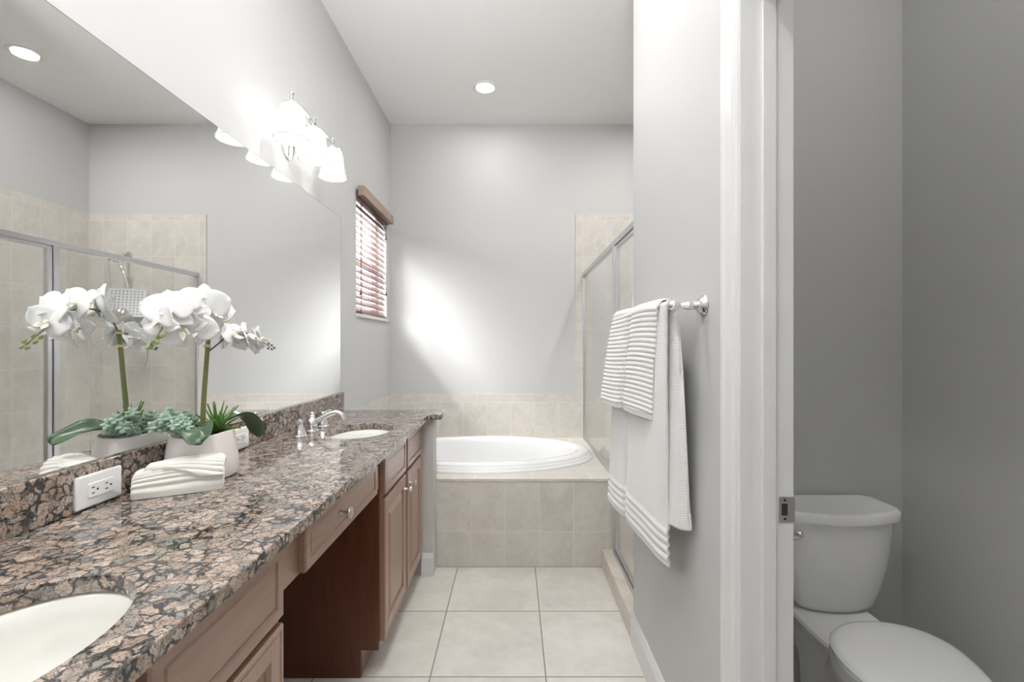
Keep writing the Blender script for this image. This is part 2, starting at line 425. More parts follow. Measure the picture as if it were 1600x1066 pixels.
# ------------------------------------------------------------------ tub deck, bathtub
YA = 2.6545
td = thing('tub_deck', 'beige tiled deck with tiled front around the oval bathtub', 'tub deck', (-0.22, 3.23, 0))
obj('front_panel', box(nb(), -0.995, 0.5645, YA, YA+0.02, 0, 0.484), M['tile_y'], td, sharp=True)
TC = (-0.2135, 3.225)
dk = plate(nb(), [V(XL+T, YA-0.004, 0.499), V(0.60, YA-0.004, 0.499), V(0.60, YT, 0.499), V(XL+T, YT, 0.499)], [ell(*TC, 0.70, 0.42, 0.499)], (0, 0, -0.014))
obj('deck_top', dk, M['tile_deck'], td, sharp=True)
obj('end_panel', box(nb(), 0.565, 0.60, YA, YT, 0, 0.484), M['tile_x'], td, sharp=True)
a, b = 0.757, 0.478
prof = [(0.0, 0.4995), (0.0, 0.508), (0.006, 0.514), (0.010, 0.515), (0.012, 0.519), (0.014, 0.526), (0.020, 0.530), (0.024, 0.531), (0.026, 0.536), (0.030, 0.543), (0.042, 0.548), (0.085, 0.549), (0.105, 0.546), (0.116, 0.535), (0.122, 0.515), (0.135, 0.44), (0.160, 0.30), (0.19, 0.18), (0.23, 0.115), (0.29, 0.095), (0.45, 0.09)]
bt = nb()
secs = [ell(*TC, a-i, max(b-i, 0.02), h, 96) for i, h in prof]
under = [ell(*TC, a-i, max(b-i, 0.02), h, 96) for i, h in ((0.43, 0.06), (0.2, 0.06), (0.15, 0.10), (0.10, 0.45), (0.07, 0.4995))]
loft(bt, [under[-1]] + secs, False, True)
tub = obj('bathtub', bt, M['tub'], None, angle=50)
tag(tub, 'white oval drop-in bathtub with ridged rim set in tiled deck', 'bathtub')

# shower curb, pan
tag(obj('shower_curb', box(nb(), 0.499, 0.65, 1.99, YA-0.001, 0, 0.10), M['tile_curb'], None, sharp=True, bevel=0.003), 'low beige tiled curb under the shower door', 'shower curb')
tag(obj('shower_pan', box(nb(), 0.65, XR-T, 1.998, YT, 0, 0.03), M['tile_deck'], None, sharp=True), 'pale shower floor behind the glass door', 'shower floor')

# glass shower enclosure
sh = thing('shower_enclosure', 'chrome framed glass shower enclosure beside the bathtub', 'shower enclosure', (0.573, 2.9, 0.1))
GX = 0.573; HT = 1.838
def rail(name, x0, x1, y0, y1, z0, z1, par=sh): return obj(name, box(nb(), x0, x1, y0, y1, z0, z1), M['steel'], par, bevel=0.003, sharp=True)
rail('top_rail', GX-0.016, GX+0.016, 1.992, YT, HT-0.032, HT)
rail('wall_channel', GX-0.010, GX+0.010, YT-0.022, YT, 0.50, HT-0.032)
rail('post', GX-0.016, GX+0.016, 2.60, 2.635, 0.10, HT-0.032)
rail('deck_channel', GX-0.012, GX+0.012, 2.66, YT-0.022, 0.4995, 0.515)
rail('threshold', GX-0.022, GX+0.022, 1.992, 2.60, 0.1005, 0.118)
rail('jamb_channel', GX-0.014, GX+0.014, 1.992, 2.015, 0.118, HT-0.032)
obj('fixed_panel', box(nb(), GX-0.003, GX+0.003, 2.635, YT-0.012, 0.514, HT-0.03), M['glass'], sh, sharp=True)
sd = obj('door', box(nb(), GX-0.003, GX+0.003, 2.04, 2.572, 0.135, HT-0.045), M['glass'], sh, sharp=True)
for n_, y0, y1, z0, z1 in (('door_stile', 2.568, 2.596, 0.125, HT-0.036), ('door_stile', 2.018, 2.044, 0.125, HT-0.036)):
    rail(n_, GX-0.012, GX+0.012, y0, y1, z0, z1, sd)
for z0, z1 in ((0.122, 0.14), (HT-0.052, HT-0.036)): rail('door_rail', GX-0.010, GX+0.010, 2.044, 2.568, z0, z1, sd)

# shower head, hand shower
sm = thing('shower_set', 'chrome shower arm with square rain head and hose on tiled shower wall', 'shower head', (1.13, YT, 1.97))
obj('wall_flange', lathe(nb(), [(0.03, 0), (0.03, 0.006), (0.015, 0.012)], (1.13, YT, 1.98), (0, -1, 0)), M['chrome'], sm)
obj('arm', tube(nb(), [(1.13, YT-0.005, 1.98), (1.13, 3.77, 1.985), (1.125, 3.72, 1.965), (1.12, 3.69, 1.93)], 0.011), M['chrome'], sm)
obj('diverter', lathe(nb(), [(0.012, 0), (0.022, 0.005), (0.022, 0.06), (0.012, 0.07)], (1.085, 3.69, 1.925), (1, 0.0, 0.0), 16), M['chrome'], sm)
obj('drop_pipe', tube(nb(), [(1.10, 3.69, 1.92), (1.095, 3.685, 1.87), (1.07, 3.68, 1.81), (1.045, 3.69, 1.71)], 0.009), M['chrome'], sm)
hd = nb()
loft(hd, [rrect(0, 0, 0.118, 0.118, 0.012, z) for z in (-0.006, 0.006)])
mt = Matrix.Translation((1.045, 3.68, 1.585)) @ Matrix.Rotation(math.radians(-28), 4, 'Z') @ Matrix.Rotation(math.radians(72), 4, 'X')
bmesh.ops.transform(hd, matrix=mt, verts=hd.verts[:])
rh = obj('rain_head', hd, M['steel'], sm)
nz = nb()
for i in range(9):
    for j in range(9):
        p = mt @ V(-0.095+0.19*i/8, -0.095+0.19*j/8, 0.0065)
        lathe(nz, [(0.0055, 0), (0.004, 0.003)], p, mt.to_3x3() @ V(0, 0, 1), 6)
o = obj('nozzles', nz, M['shaderubber'], rh); o['kind'] = 'stuff'
obj('hand_holder', tube(nb(), [(1.12, 3.69, 1.925), (1.15, 3.67, 1.94), (1.165, 3.65, 1.915)], 0.010), M['chrome'], sm)
obj('hand_shower', lathe(nb(), [(0.010, 0), (0.014, 0.02), (0.035, 0.045), (0.060, 0.055), (0.062, 0.072), (0.050, 0.078)], (1.03, 3.64, 1.545), (0.0, -0.45, -0.85), 20), M['chrome'], sm)
obj('hose', tube(nb(), [(1.165, 3.655, 1.91), (1.160, 3.67, 1.70), (1.15, 3.70, 1.35), (1.11, 3.72, 1.13), (1.03, 3.73, 1.045), (0.93, 3.72, 1.09), (0.90, 3.70, 1.25), (0.97, 3.66, 1.45), (1.03, 3.645, 1.54)], 0.0065, 8, 10), M['chrome'], sm)

# ------------------------------------------------------------------ vanity
ZC = 0.88; ZS = 0.85
ct = thing('countertop', 'brown speckled granite countertop with backsplash along the mirror wall', 'countertop', (-0.73, 1.45, ZS))
XF = -0.457; YN = 0.20; YE = 2.715
outline = [V(XL+0.001, YN, ZC), V(XF, YN, ZC)] + [V(XF, y, ZC) for y in (0.8, 1.4, 2.0, 2.47)]
outline += [V(-0.455, 2.505, ZC), V(-0.446, 2.525, ZC), V(-0.428, 2.535, ZC), V(-0.408, 2.540, ZC), V(-0.394, 2.552, ZC), V(-0.390, 2.57, ZC), V(-0.390, YE-0.03, ZC), V(-0.398, YE-0.01, ZC), V(-0.415, YE, ZC), V(XL+T+0.001, YE, ZC), V(XL+0.001, YE-0.001, ZC)]
SINKS = [(-0.675, 0.584), (-0.675, 2.075)]; SA, SB = 0.137, 0.19
def offset(lp, d):      # move a flat loop along its outward normals (d > 0 grows it)
    n = len(lp); out = []
    ar = sum(lp[i].x*lp[(i+1) % n].y - lp[(i+1) % n].x*lp[i].y for i in range(n)); sg = 1 if ar > 0 else -1
    for i in range(n):
        e1 = (lp[i]-lp[i-1]).normalized(); e2 = (lp[(i+1) % n]-lp[i]).normalized()
        n1 = V(e1.y, -e1.x, 0)*sg; n2 = V(e2.y, -e2.x, 0)*sg
        m = (n1+n2); m = m/max(0.3, m.length_squared/2)
        out.append(lp[i]+m*d)
    return out
EDGE = [(0.0040, 0), (0.0022, -0.0004), (0.0010, -0.0011), (0.0003, -0.0022), (0, -0.0040), (0, -(ZC-ZS)+0.003), (0.003, -(ZC-ZS))]
loops = [(outline, -1)] + [(ell(x, y, SA, SB, ZC, 72), 1) for x, y in SINKS]
slab = nb(); tops = []; bots = []
for lp, sg in loops:
    rings = [[slab.verts.new(p+V(0, 0, dz)) for p in offset(lp, sg*d)] for d, dz in EDGE]
    for q, r in zip(rings, rings[1:]):
        for i in range(len(q)): slab.faces.new((q[i], q[(i+1) % len(q)], r[(i+1) % len(q)], r[i]))
    tops.append(rings[0]); bots.append(rings[-1])
for grp in (tops, bots):
    es = [slab.edges.get((r[i], r[(i+1) % len(r)])) for r in grp for i in range(len(r))]
    bmesh.ops.triangle_fill(slab, edges=es, use_beauty=True)
obj('slab', slab, M['granite'], ct, sharp=True)
obj('backsplash', box(nb(), XL+0.001, -0.98, YN, 2.72, ZC+0.0005, 0.983), M['granite'], ct, bevel=0.0025)

def sink(x, y, label):
    t = thing('sink', label, 'sink', (x, y, ZS-0.15))
    prof = [(1.10, -0.0005), (1.03, -0.001), (0.985, -0.006), (0.96, -0.03), (0.90, -0.075), (0.78, -0.115), (0.58, -0.138), (0.30, -0.146), (0.10, -0.150)]
    up = [(0.10, -0.158), (0.6, -0.150), (0.82, -0.125), (0.96, -0.075), (1.05, -0.02), (1.10, -0.012)]
    b_ = loft(nb(), [ell(x, y, SA*k, SB*k, ZS+h, 72) for k, h in reversed(up)] + [], True, False) if False else nb()
    loft(b_, [ell(x, y, SA*k, SB*k, ZS+h, 72) for k, h in list(reversed(up)) + prof] if False else [ell(x, y, SA*k, SB*k, ZS+h, 72) for k, h in prof], False, True)
    obj('basin', b_, M['sinkwhite'], t, angle=60)
    obj('drain', lathe(nb(), [(0.022, 0), (0.022, 0.002), (0.016, 0.004), (0.012, 0.002)], (x, y, ZS-0.1495)), M['chrome'], t)
sink(*SINKS[0], 'oval white undermount sink nearest the camera at lower left')
sink(*SINKS[1], 'oval white undermount sink below the chrome faucet near the bathtub')

FX = -0.49; DF = -0.4705; DFX = -0.4875; FX = -0.507
def front(y0, y1, z0, z1, rings, xb=FX, xf=DFX):
    secs = []
    for ins, dx in rings:
        x = xb if dx is None else xf+dx
        secs.append([V(x, y0+ins, z0+ins), V(x, y1-ins, z0+ins), V(x, y1-ins, z1-ins), V(x, y0+ins, z1-ins)])
    return loft(nb(), secs)
R_DRAWER = [(0, None), (0, -0.004), (0.003, 0), (0.024, 0), (0.027, -0.005), (0.031, -0.0045), (0.034, -0.002)]
R_DOOR = [(0, None), (0, -0.004), (0.003, 0), (0.010, 0), (0.013, -0.003), (0.016, -0.001), (0.050, -0.001), (0.054, -0.010), (0.062, -0.010), (0.080, -0.002), (0.084, -0.001)]
def knob(par, y, z):
    obj('knob', lathe(nb(), [(0.007, 0), (0.006, 0.004), (0.0048, 0.012), (0.0055, 0.021), (0.013, 0.024), (0.0155, 0.027), (0.015, 0.031), (0.010, 0.0335), (0.002, 0.034)], (DFX, y, z), (1, 0, 0), 20), M['nickel'], par)
def cabinet(y0, y1, label, fronts, with_knobs):
    t = thing('vanity_cabinet', label, 'cabinet', ((XL+FX)/2, (y0+y1)/2, 0))
    # carcass side outline with toe kick
    side = [(-0.998, 0), (-0.575, 0), (-0.575, 0.105), (FX, 0.105), (FX, ZS-0.001), (-0.998, ZS-0.001)]
    for ya, yb in ((y0, y0+0.018), (y1-0.018, y1)):
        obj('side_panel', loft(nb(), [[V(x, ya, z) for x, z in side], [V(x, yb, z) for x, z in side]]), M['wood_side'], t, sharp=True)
    ff = nb()
    zz = [(0.105, 0.135), (0.66, 0.70), (0.82, ZS-0.001)]
    for za, zb in zz: box(ff, FX-0.018, FX-0.0005, y0+0.018, y1-0.018, za, zb)
    mid = (fronts[0][1]+fronts[1][0])/2
    for ya, yb in ((y0+0.018, y0+0.04), (mid-0.025, mid+0.025), (y1-0.04, y1-0.018)):
        box(ff, FX-0.0185, FX, ya, yb, 0.105, ZS-0.001)
    obj('face_frame', ff, M['wood'], t, sharp=True)
    obj('toe_kick', box(nb(), -0.59, -0.576, y0+0.018, y1-0.018, 0, 0.105), M['wood_h'], t, sharp=True)
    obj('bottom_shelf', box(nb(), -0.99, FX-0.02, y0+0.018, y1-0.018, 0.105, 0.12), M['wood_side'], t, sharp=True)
    for i, (a_, b_) in enumerate(fronts):
        obj('drawer_front', front(a_, b_, 0.684, 0.834, R_DRAWER), M['wood_h'], t, sharp=True)
        d = obj('door', front(a_, b_, 0.130, 0.668, R_DOOR), M['wood'], t, sharp=True)
        ky = b_-0.04 if i == 0 else a_+0.03
        knob(d, ky, 0.612)
    return t
cabinet(1.769, 2.5555, 'cherry wood vanity cabinet with two doors under the far sink', [(1.787, 2.140), (2.170, 2.495)], True)
cabinet(0.215, 1.012, 'cherry wood vanity cabinet at lower left under the near sink', [(0.245, 0.590), (0.630, 0.998)], True)
kd = thing('knee_space_unit', 'cherry wood apron unit with one shallow drawer over the knee space', 'cabinet', (-0.6, 1.39, 0.715))
obj('rail', box(nb(), FX-0.02, FX-0.0005, 1.013, 1.768, 0.716, ZS-0.001), M['wood_h'], kd, sharp=True)
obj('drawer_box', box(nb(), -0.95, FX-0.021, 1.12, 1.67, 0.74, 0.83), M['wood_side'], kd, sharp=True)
df = obj('drawer_front', front(1.105, 1.686, 0.7205, 0.834, R_DRAWER), M['wood_h'], kd, sharp=True)
knob(df, 1.323, 0.785)

# faucet
def faucet(y, label):
    X0 = -0.872
    t = thing('faucet', label, 'faucet', (X0, y, ZC))
    obj('spout_base', lathe(nb(), [(0.028, 0.0003), (0.028, 0.006), (0.022, 0.010), (0.019, 0.022), (0.022, 0.034), (0.021, 0.048), (0.013, 0.058), (0.010, 0.064), (0.012, 0.068), (0.006, 0.074), (0.0085, 0.080), (0.006, 0.086), (0.001, 0.088)], (X0, y, ZC), n=24), M['chrome'], t)
    obj('spout', tube(nb(), [(X0, y, ZC+0.036), (X0+0.03, y, ZC+0.052), (X0+0.07, y, ZC+0.075), (X0+0.105, y, ZC+0.084), (X0+0.128, y, ZC+0.072), (X0+0.136, y, ZC+0.048)], 0.0125, 14, 6, 0.0095), M['chrome'], t)
    for s in (-1, 1):
        yy = y + s*0.115
        h = obj('handle', lathe(nb(), [(0.027, 0.0003), (0.027, 0.006), (0.022, 0.010), (0.020, 0.020), (0.015, 0.036), (0.009, 0.050), (0.010, 0.054), (0.012, 0.060), (0.010, 0.068), (0.003, 0.073)], (X0, yy, ZC), n=24), M['chrome'], t)
        obj('lever', tube(nb(), [(X0, yy, ZC+0.062), (X0+0.008, yy+s*0.022, ZC+0.066), (X0+0.014, yy+s*0.05, ZC+0.068)], 0.0055, 10, 4, 0.0075), M['chrome'], h)
faucet(2.035, 'chrome widespread faucet with two lever handles behind the far sink')

# mirror
mr = thing('mirror', 'large frameless wall mirror above the granite backsplash', 'mirror', (-0.997, 1.375, 0.9835))
obj('mirror_glass', box(nb(), XL+0.001, -0.994, 0.05, 2.70, 0.9835, 1.99), M['mirror'], mr, sharp=True)
ed = nb(); loft(ed, [[V(x, y, z) for y, z in ((0.05, 1.99), (2.70, 1.99), (2.70, 0.9835), (2.7018, 0.9835), (2.7018, 1.9918), (0.05, 1.9918))] for x in (XL+0.001, -0.9936)])
obj('mirror_edge', ed, M['edge'], mr, sharp=True)

# outlets
def outlet(y0, label):
    t = thing('outlet', label, 'outlet', (-0.98, y0+0.06, 0.922), 'outlets on the backsplash')
    yc, zc = y0+0.061, 0.9225
    prof = [(0, 0.0), (0, 0.004), (0.003, 0.0065)]
    obj('cover_plate', loft(nb(), [[V(-0.9798+h, yc+p.x, zc+p.y) for p in rrect(0, 0, 0.061-i, 0.0375-i, 0.004, 0)] for i, h in prof]), M['plastic'], t)
    rc = obj('receptacle', loft(nb(), [[V(-0.9735+h, yc+p.x, zc+p.y) for p in rrect(0, 0, 0.034-i, 0.0165-i, 0.003, 0)] for i, h in ((0, 0), (0.0, 0.0015), (0.001, 0.0025))]), M['plastic'], t)
    for s in (-1, 1):
        cy = yc + s*0.018
        for dz in (0.0065, -0.0065):
            obj('slot', box(nb(), -0.971, -0.9705, cy-0.008, cy-0.001, zc+dz-0.0012, zc+dz+0.0012), M['dark'], rc, sharp=True)
        obj('ground_hole', lathe(nb(), [(0.0026, 0), (0.0026, 0.0006)], (-0.971, cy+0.007, zc), (1, 0, 0), 10), M['dark'], rc)
    for s in (-1, 1): obj('screw', lathe(nb(), [(0.0028, 0), (0.0026, 0.001)], (-0.9735, yc+s*0.047, zc), (1, 0, 0), 12), M['shaderim'], t)
outlet(1.046, 'white double outlet on backsplash left of the folded cream towel')
outlet(1.607, 'white double outlet on backsplash behind the potted orchid')

# ------------------------------------------------------------------ vanity lights
def vanity_light(y, label):
    XB = -0.88; HB = 2.225
    t = thing('vanity_light', label, 'wall light', (XL, y, 2.16), 'three-shade wall lights over the mirror')
    obj('wall_plate', lathe(nb(), [(0.06, 0.0005), (0.06, 0.008), (0.05, 0.014), (0.03, 0.016), (0.012, 0.022), (0.010, 0.03)], (XL, y, 2.165), (1, 0, 0), 32, sx=1.0, sy=1.45), M['chrome'], t)
    obj('arm', tube(nb(), [(XL+0.02, y, 2.16), (XL+0.06, y, 2.15), (XL+0.10, y, 2.18), (XB, y, HB-0.005)], 0.008), M['chrome'], t)
    for s in (-1, 1):
        obj('bar', tube(nb(), [(XB, y, HB), (XB, y+s*0.05, HB+0.012), (XB, y+s*0.11, HB+0.018), (XB, y+s*0.17, HB+0.012), (XB, y+s*0.212, HB)], 0.007, 10, 5), M['chrome'], t)
        obj('scroll', tube(nb(), [(XB, y+s*0.02, HB-0.01), (XB, y+s*0.05, HB-0.022), (XB, y+s*0.09, HB-0.012), (XB, y+s*0.14, HB+0.006)], 0.004, 8, 5), M['chrome'], t)
    for k in (-1, 0, 1):
        yy = y + k*0.212
        obj('finial', lathe(nb(), [(0.010, 0.0), (0.006, 0.008), (0.009, 0.016), (0.005, 0.022), (0.0095, 0.030), (0.0095, 0.036), (0.004, 0.042), (0.001, 0.044)], (XB, yy, HB), n=16), M['chrome'], t)
        obj('shade_holder', lathe(nb(), [(0.010, 0.005), (0.018, -0.004), (0.034, -0.012), (0.036, -0.020)], (XB, yy, HB), n=24), M['chrome'], t)
        outer = [(0.032, -0.018), (0.040, -0.024), (0.047, -0.05), (0.051, -0.09), (0.055, -0.125), (0.061, -0.142), (0.066, -0.150)]
        inner = [(r-0.003, h) for r, h in reversed(outer)]
        s_ = obj('shade', lathe(nb(), outer + inner, (XB, yy, HB), n=32, cap0=False, cap1=False), M['shade'], t)
        obj('shade_rim', lathe(nb(), [(0.063, -0.150), (0.0655, -0.1485), (0.068, -0.150), (0.067, -0.1535), (0.064, -0.1535), (0.063, -0.150)], (XB, yy, HB), n=32, cap0=False, cap1=False), M['shaderim'], s_)
    return t
vanity_light(2.075, 'chrome wall light with three lit white bell shades above mirror')
vanity_light(0.584, 'chrome wall light with three lit bell shades above the near sink')

# ------------------------------------------------------------------ downlights
def downlight(x, y, label, e=2.8):
    t = thing('downlight', label, 'ceiling light', (x, y, CE), 'round recessed ceiling lights')
    obj('trim_ring', lathe(nb(), [(0.064, 0.0005), (0.064, -0.004), (0.082, -0.006), (0.086, -0.003), (0.087, 0.0005)], (x, y, CE), n=40, cap0=False, cap1=False), M['trim'], t)
    obj('lens', lathe(nb(), [(0.0635, -0.001), (0.0635, -0.003), (0.03, -0.0035), (0.001, -0.004)], (x, y, CE), n=40), M['lens'], t)
    l = lamp('downlight_lamp', 'AREA', (0, 0, -0.012), e, (1, 0.98, 0.95), (0, 0, -1), shape='DISK', size=0.12)
    l.parent = t
downlight(-0.196, 3.27, 'round recessed ceiling light above the bathtub')
downlight(1.01, 2.88, 'round recessed ceiling light above the shower, seen in the mirror', 9)
downlight(1.05, 0.85, 'added unseen ceiling light brightening the toilet in the side room', 4.2)  # unseen fixture added to lift the dark toilet room
downlight(-0.05, 1.55, 'added unseen ceiling light brightening the middle of the vanity aisle', 9)  # fixture added above the view to brighten the walls and counter
downlight(-0.25, 0.2, 'added unseen ceiling light filling in the entry end of the bathroom', 6)  # unseen fixture added as ambient fill for the near end

# ------------------------------------------------------------------ blind
bl = thing('window_blind', 'dark wooden slat blind with tan valance in the window', 'window blind', (-0.99, 3.34, WZ0))
obj('valance', box(nb(), -0.985, -0.945, WY0-0.01, WY1+0.01, 2.205, 2.270), M['valance'], bl, bevel=0.003)
obj('headrail', box(nb(), -1.045, -0.986, WY0+0.004, WY1-0.004, 2.195, 2.233), M['slat'], bl, sharp=True)
tilt = math.radians(58); NS = 17
for i in range(NS):
    zc = 2.165 - i*0.0418
    mm = Matrix.Translation((-1.024, 0, zc)) @ Matrix.Rotation(tilt, 4, 'Y')
    b_ = box(nb(), -0.026, 0.026, WY0+0.006, WY1-0.006, -0.002, 0.002)
    bmesh.ops.transform(b_, matrix=mm, verts=b_.verts[:])
    obj('slat', b_, M['slat'], bl, sharp=True)
obj('bottom_rail', box(nb(), -1.048, -1.0, WY0+0.006, WY1-0.006, WZ0+0.003, WZ0+0.018), M['slat'], bl, sharp=True)
for yy in (WY0+0.12, (WY0+WY1)/2, WY1-0.12):
    obj('ladder_tape', box(nb(), -1.004, -1.002, yy-0.002, yy+0.002, WZ0+0.015, 2.2), M['cord'], bl, sharp=True)
for yy, zz in ((WY0+0.06, 1.60), (WY0+0.065, 1.475), (WY1-0.05, 1.66), (WY1-0.06, 2.09)):
    c_ = obj('pull_cord', tube(nb(), [(-0.99, yy, 2.20), (-0.99, yy, zz)], 0.0014, 6, 1), M['cord'], bl)
    obj('tassel', lathe(nb(), [(0.003, 0.03), (0.006, 0.02), (0.010, 0.003), (0.009, 0)], (-0.99, yy, zz-0.02), n=12), M['slat'], c_)

# ------------------------------------------------------------------ towel bar and towels
HBAR = 1.364; XBAR = 0.428
tb = thing('towel_bar', 'chrome towel bar on the grey wall holding white towels', 'towel bar', (XP, 1.56, HBAR))
for yy in (1.254, 1.91):
    obj('bracket', lathe(nb(), [(0.0285, 0.0005), (0.030, 0.003), (0.028, 0.007), (0.023, 0.010), (0.021, 0.014), (0.015, 0.017), (0.011, 0.018), (0.0125, 0.021), (0.010, 0.024), (0.0125, 0.027), (0.010, 0.030), (0.013, 0.036), (0.0125, 0.044), (0.008, 0.056), (0.0065, 0.064), (0.010, 0.068), (0.0135, 0.075), (0.014, 0.082), (0.012, 0.090), (0.007, 0.095), (0.001, 0.097)], (XP, yy, HBAR), (-1, 0, 0), 28), M['chrome'], tb)
obj('bar', tube(nb(), [(XBAR, 1.254, HBAR), (XBAR, 1.91, HBAR)], 0.008, 14, 1), M['chrome'], tb)

def plan(keys, u):
    us = [k[0] for k in keys]
    for i in range(len(keys)-1):
        if u <= us[i+1] or i == len(keys)-2:
            t = (u-us[i])/(us[i+1]-us[i]); t = min(max(t, 0), 1)
            g = lambda j: V(*keys[min(max(j, 0), len(keys)-1)][1:])
            p0, p1, p2, p3 = g(i-1), g(i), g(i+1), g(i+2)
            c = 0.5*((2*p1)+(p2-p0)*t+(2*p0-5*p1+4*p2-p3)*t*t+(3*p1-p0-3*p2+p3)*t**3)
            return c*0.5 + (p1+(p2-p1)*t)*0.5
def drape(ft, fb, bt_, bb, hf, hb, htop, rise, disp, NU=90, NF=240, NB=120, NA=14, ease=0.75):
    P = []
    for iu in range(NU+1):
        u = iu/NU; col = []
        A, B, D, E = plan(ft, u), plan(fb, u), plan(bt_, u), plan(bb, u)
        for i in range(NB):
            t = 1 - i/NB; q = D.lerp(E, t**ease); col.append((V(q.x, q.y, htop + (hb-htop)*t), -1, t*(htop-hb)))
        for i in range(NA):
            a_ = PI*i/NA; c = (D+A)/2; h = (D-A)/2
            col.append((V(c.x+h.x*math.cos(a_), c.y+h.y*math.cos(a_), htop+rise*math.sin(a_)), 0, 0))
        for i in range(NF+1):
            t = i/NF; q = A.lerp(B, t**ease); col.append((V(q.x, q.y, htop + (hf-htop)*t), 1, t*(htop-hf)))
        P.append(col)
    R = []
    for iu in range(NU+1):
        row = []
        for iv in range(len(P[0])):
            du = P[min(iu+1, NU)][iv][0]-P[max(iu-1, 0)][iv][0]; dv = P[iu][min(iv+1, len(P[0])-1)][0]-P[iu][max(iv-1, 0)][0]
            n = du.cross(dv)
            n = n.normalized() if n.length > 1e-12 else V(0, 0, 0)
            if P[iu][iv][1] == 1 and n.x > 0: n = -n
            if P[iu][iv][1] == -1 and n.x < 0: n = -n
            p, side, s = P[iu][iv]
            row.append(p + n*disp(iu/NU, side, s))
        R.append(row)
    return grid(nb(), R)
def wob(u, s, k): return 0.0025*math.sin(7*u+k)*math.sin(5*s+k)*min(1, s*5)
LF = HBAR-0.62
def bath_disp(u, side, s):
    L = 0.755 if side == 1 else 0.62
    e = L - s; d = wob(u, s, 1.0)
    if side == 1 and 0.012 < e < 0.115: d += 0.004*abs(math.sin(PI*(e-0.012)/0.0258))
    return d
bath = drape([(0, 0.431, 1.30), (0.04, 0.424, 1.284), (0.12, 0.413, 1.30), (1, 0.413, 1.845)],
             [(0, 0.456, 1.50), (0.02, 0.462, 1.42), (0.045, 0.459, 1.376), (0.08, 0.446, 1.362), (0.2, 0.434, 1.42), (0.4, 0.428, 1.55), (0.60, 0.414, 1.70), (0.64, 0.420, 1.735), (0.67, 0.452, 1.745), (0.70, 0.452, 1.752), (0.74, 0.414, 1.765), (0.87, 0.396, 1.86), (1, 0.392, 1.95)],
             [(0, 0.429, 1.296), (0.05, 0.436, 1.280), (0.1, 0.447, 1.280), (0.2, 0.447, 1.32), (1, 0.447, 1.845)],
             [(0, 0.442, 1.46), (0.05, 0.450, 1.35), (0.09, 0.468, 1.310), (0.15, 0.494, 1.302), (0.22, 0.497, 1.34), (1, 0.497, 1.88)],
             0.612, 0.742, HBAR+0.002, 0.014, bath_disp)
tag(obj('bath_towel', bath, M['bath'], None, solid=0.006, soff=-1, angle=80), 'long white waffle bath towel hanging on the towel bar', 'towel')
def hand_disp(u, side, s):
    d = wob(u, s, 2.2)*0.8
    L = 0.345
    p = s/0.0155 + 0.35*math.sin(5*u)
    if s < L-0.02: d += 0.0042*abs(math.sin(PI*p))**0.8
    return d
hand = drape([(0, 0.408, 1.322), (0.5, 0.404, 1.57), (0.56, 0.409, 1.60), (0.62, 0.403, 1.63), (1, 0.402, 1.865)],
             [(0, 0.432, 1.435), (0.04, 0.420, 1.425), (0.3, 0.402, 1.54), (0.52, 0.390, 1.66), (0.555, 0.402, 1.69), (0.585, 0.434, 1.70), (0.61, 0.430, 1.71), (0.65, 0.380, 1.715), (0.85, 0.362, 1.82), (1, 0.352, 1.89)],
             [(0, 0.453, 1.325), (1, 0.453, 1.865)],
             [(0, 0.484, 1.42), (1, 0.484, 1.89)],
             1.028, 1.12, HBAR+0.005, 0.020, hand_disp, NB=50)
tag(obj('hand_towel', hand, M['hand'], None, solid=0.005, soff=-1, angle=80), 'short white ribbed hand towel draped over the long bath towel', 'towel')

# ------------------------------------------------------------------ toilet
TX = 1.105
to = thing('toilet', 'white two-piece toilet in the dim side room', 'toilet', (TX, 1.42, 0))
def tank_sec(h, hw, yb, yf, bow, z=None, n=10):
    pts = []
    r = 0.03
    for i in range(n*2+1):
        s = -1 + i/n; x = hw*s
        y = yf + bow*(abs(s)**2.2)
        pts.append(V(TX+x, y, h))
    pts[0].y += 0.006; pts[-1].y += 0.006
    pts[0].x += 0.003; pts[-1].x -= 0.003
    for x, y in ((hw+0.001, yf+bow+0.025), (hw, yb-0.02), (hw-0.015, yb)): pts.append(V(TX+x, y, h))
    for x, y in ((-hw+0.015, yb), (-hw, yb-0.02), (-hw-0.001, yf+bow+0.025)): pts.append(V(TX+x, y, h))
    return pts
tk = [(0.355, 0.112, 1.735, 1.585, 0.03), (0.360, 0.124, 1.742, 1.572, 0.035), (0.377, 0.135, 1.745, 1.563, 0.04), (0.425, 0.156, 1.746, 1.556, 0.045), (0.50, 0.180, 1.747, 1.552, 0.048), (0.58, 0.194, 1.748, 1.549, 0.05), (0.663, 0.203, 1.748, 1.547, 0.05)]
tank = obj('tank', loft(nb(), [tank_sec(*q) for q in tk]), M['porcelain'], to, angle=50)
ld = [(0.664, 0.205, 1.750, 1.544, 0.05), (0.664, 0.214, 1.752, 1.534, 0.052), (0.690, 0.216, 1.753, 1.531, 0.052), (0.698, 0.211, 1.751, 1.537, 0.052), (0.6985, 0.200, 1.748, 1.55, 0.05), (0.6965, 0.185, 1.742, 1.565, 0.046)]
obj('tank_lid', loft(nb(), [tank_sec(*q) for q in ld]), M['porcelain'], to, angle=50)
lv = obj('flush_lever', lathe(nb(), [(0.015, -0.006), (0.015, 0.004), (0.011, 0.008), (0.006, 0.016)], (TX-0.147, 1.570, 0.622), (0, -1, 0), 18), M['chrome'], to)
obj('lever_arm', tube(nb(), [(TX-0.147, 1.556, 0.622), (TX-0.170, 1.546, 0.620), (TX-0.205, 1.548, 0.617)], 0.006, 10, 4), M['chrome'], lv)
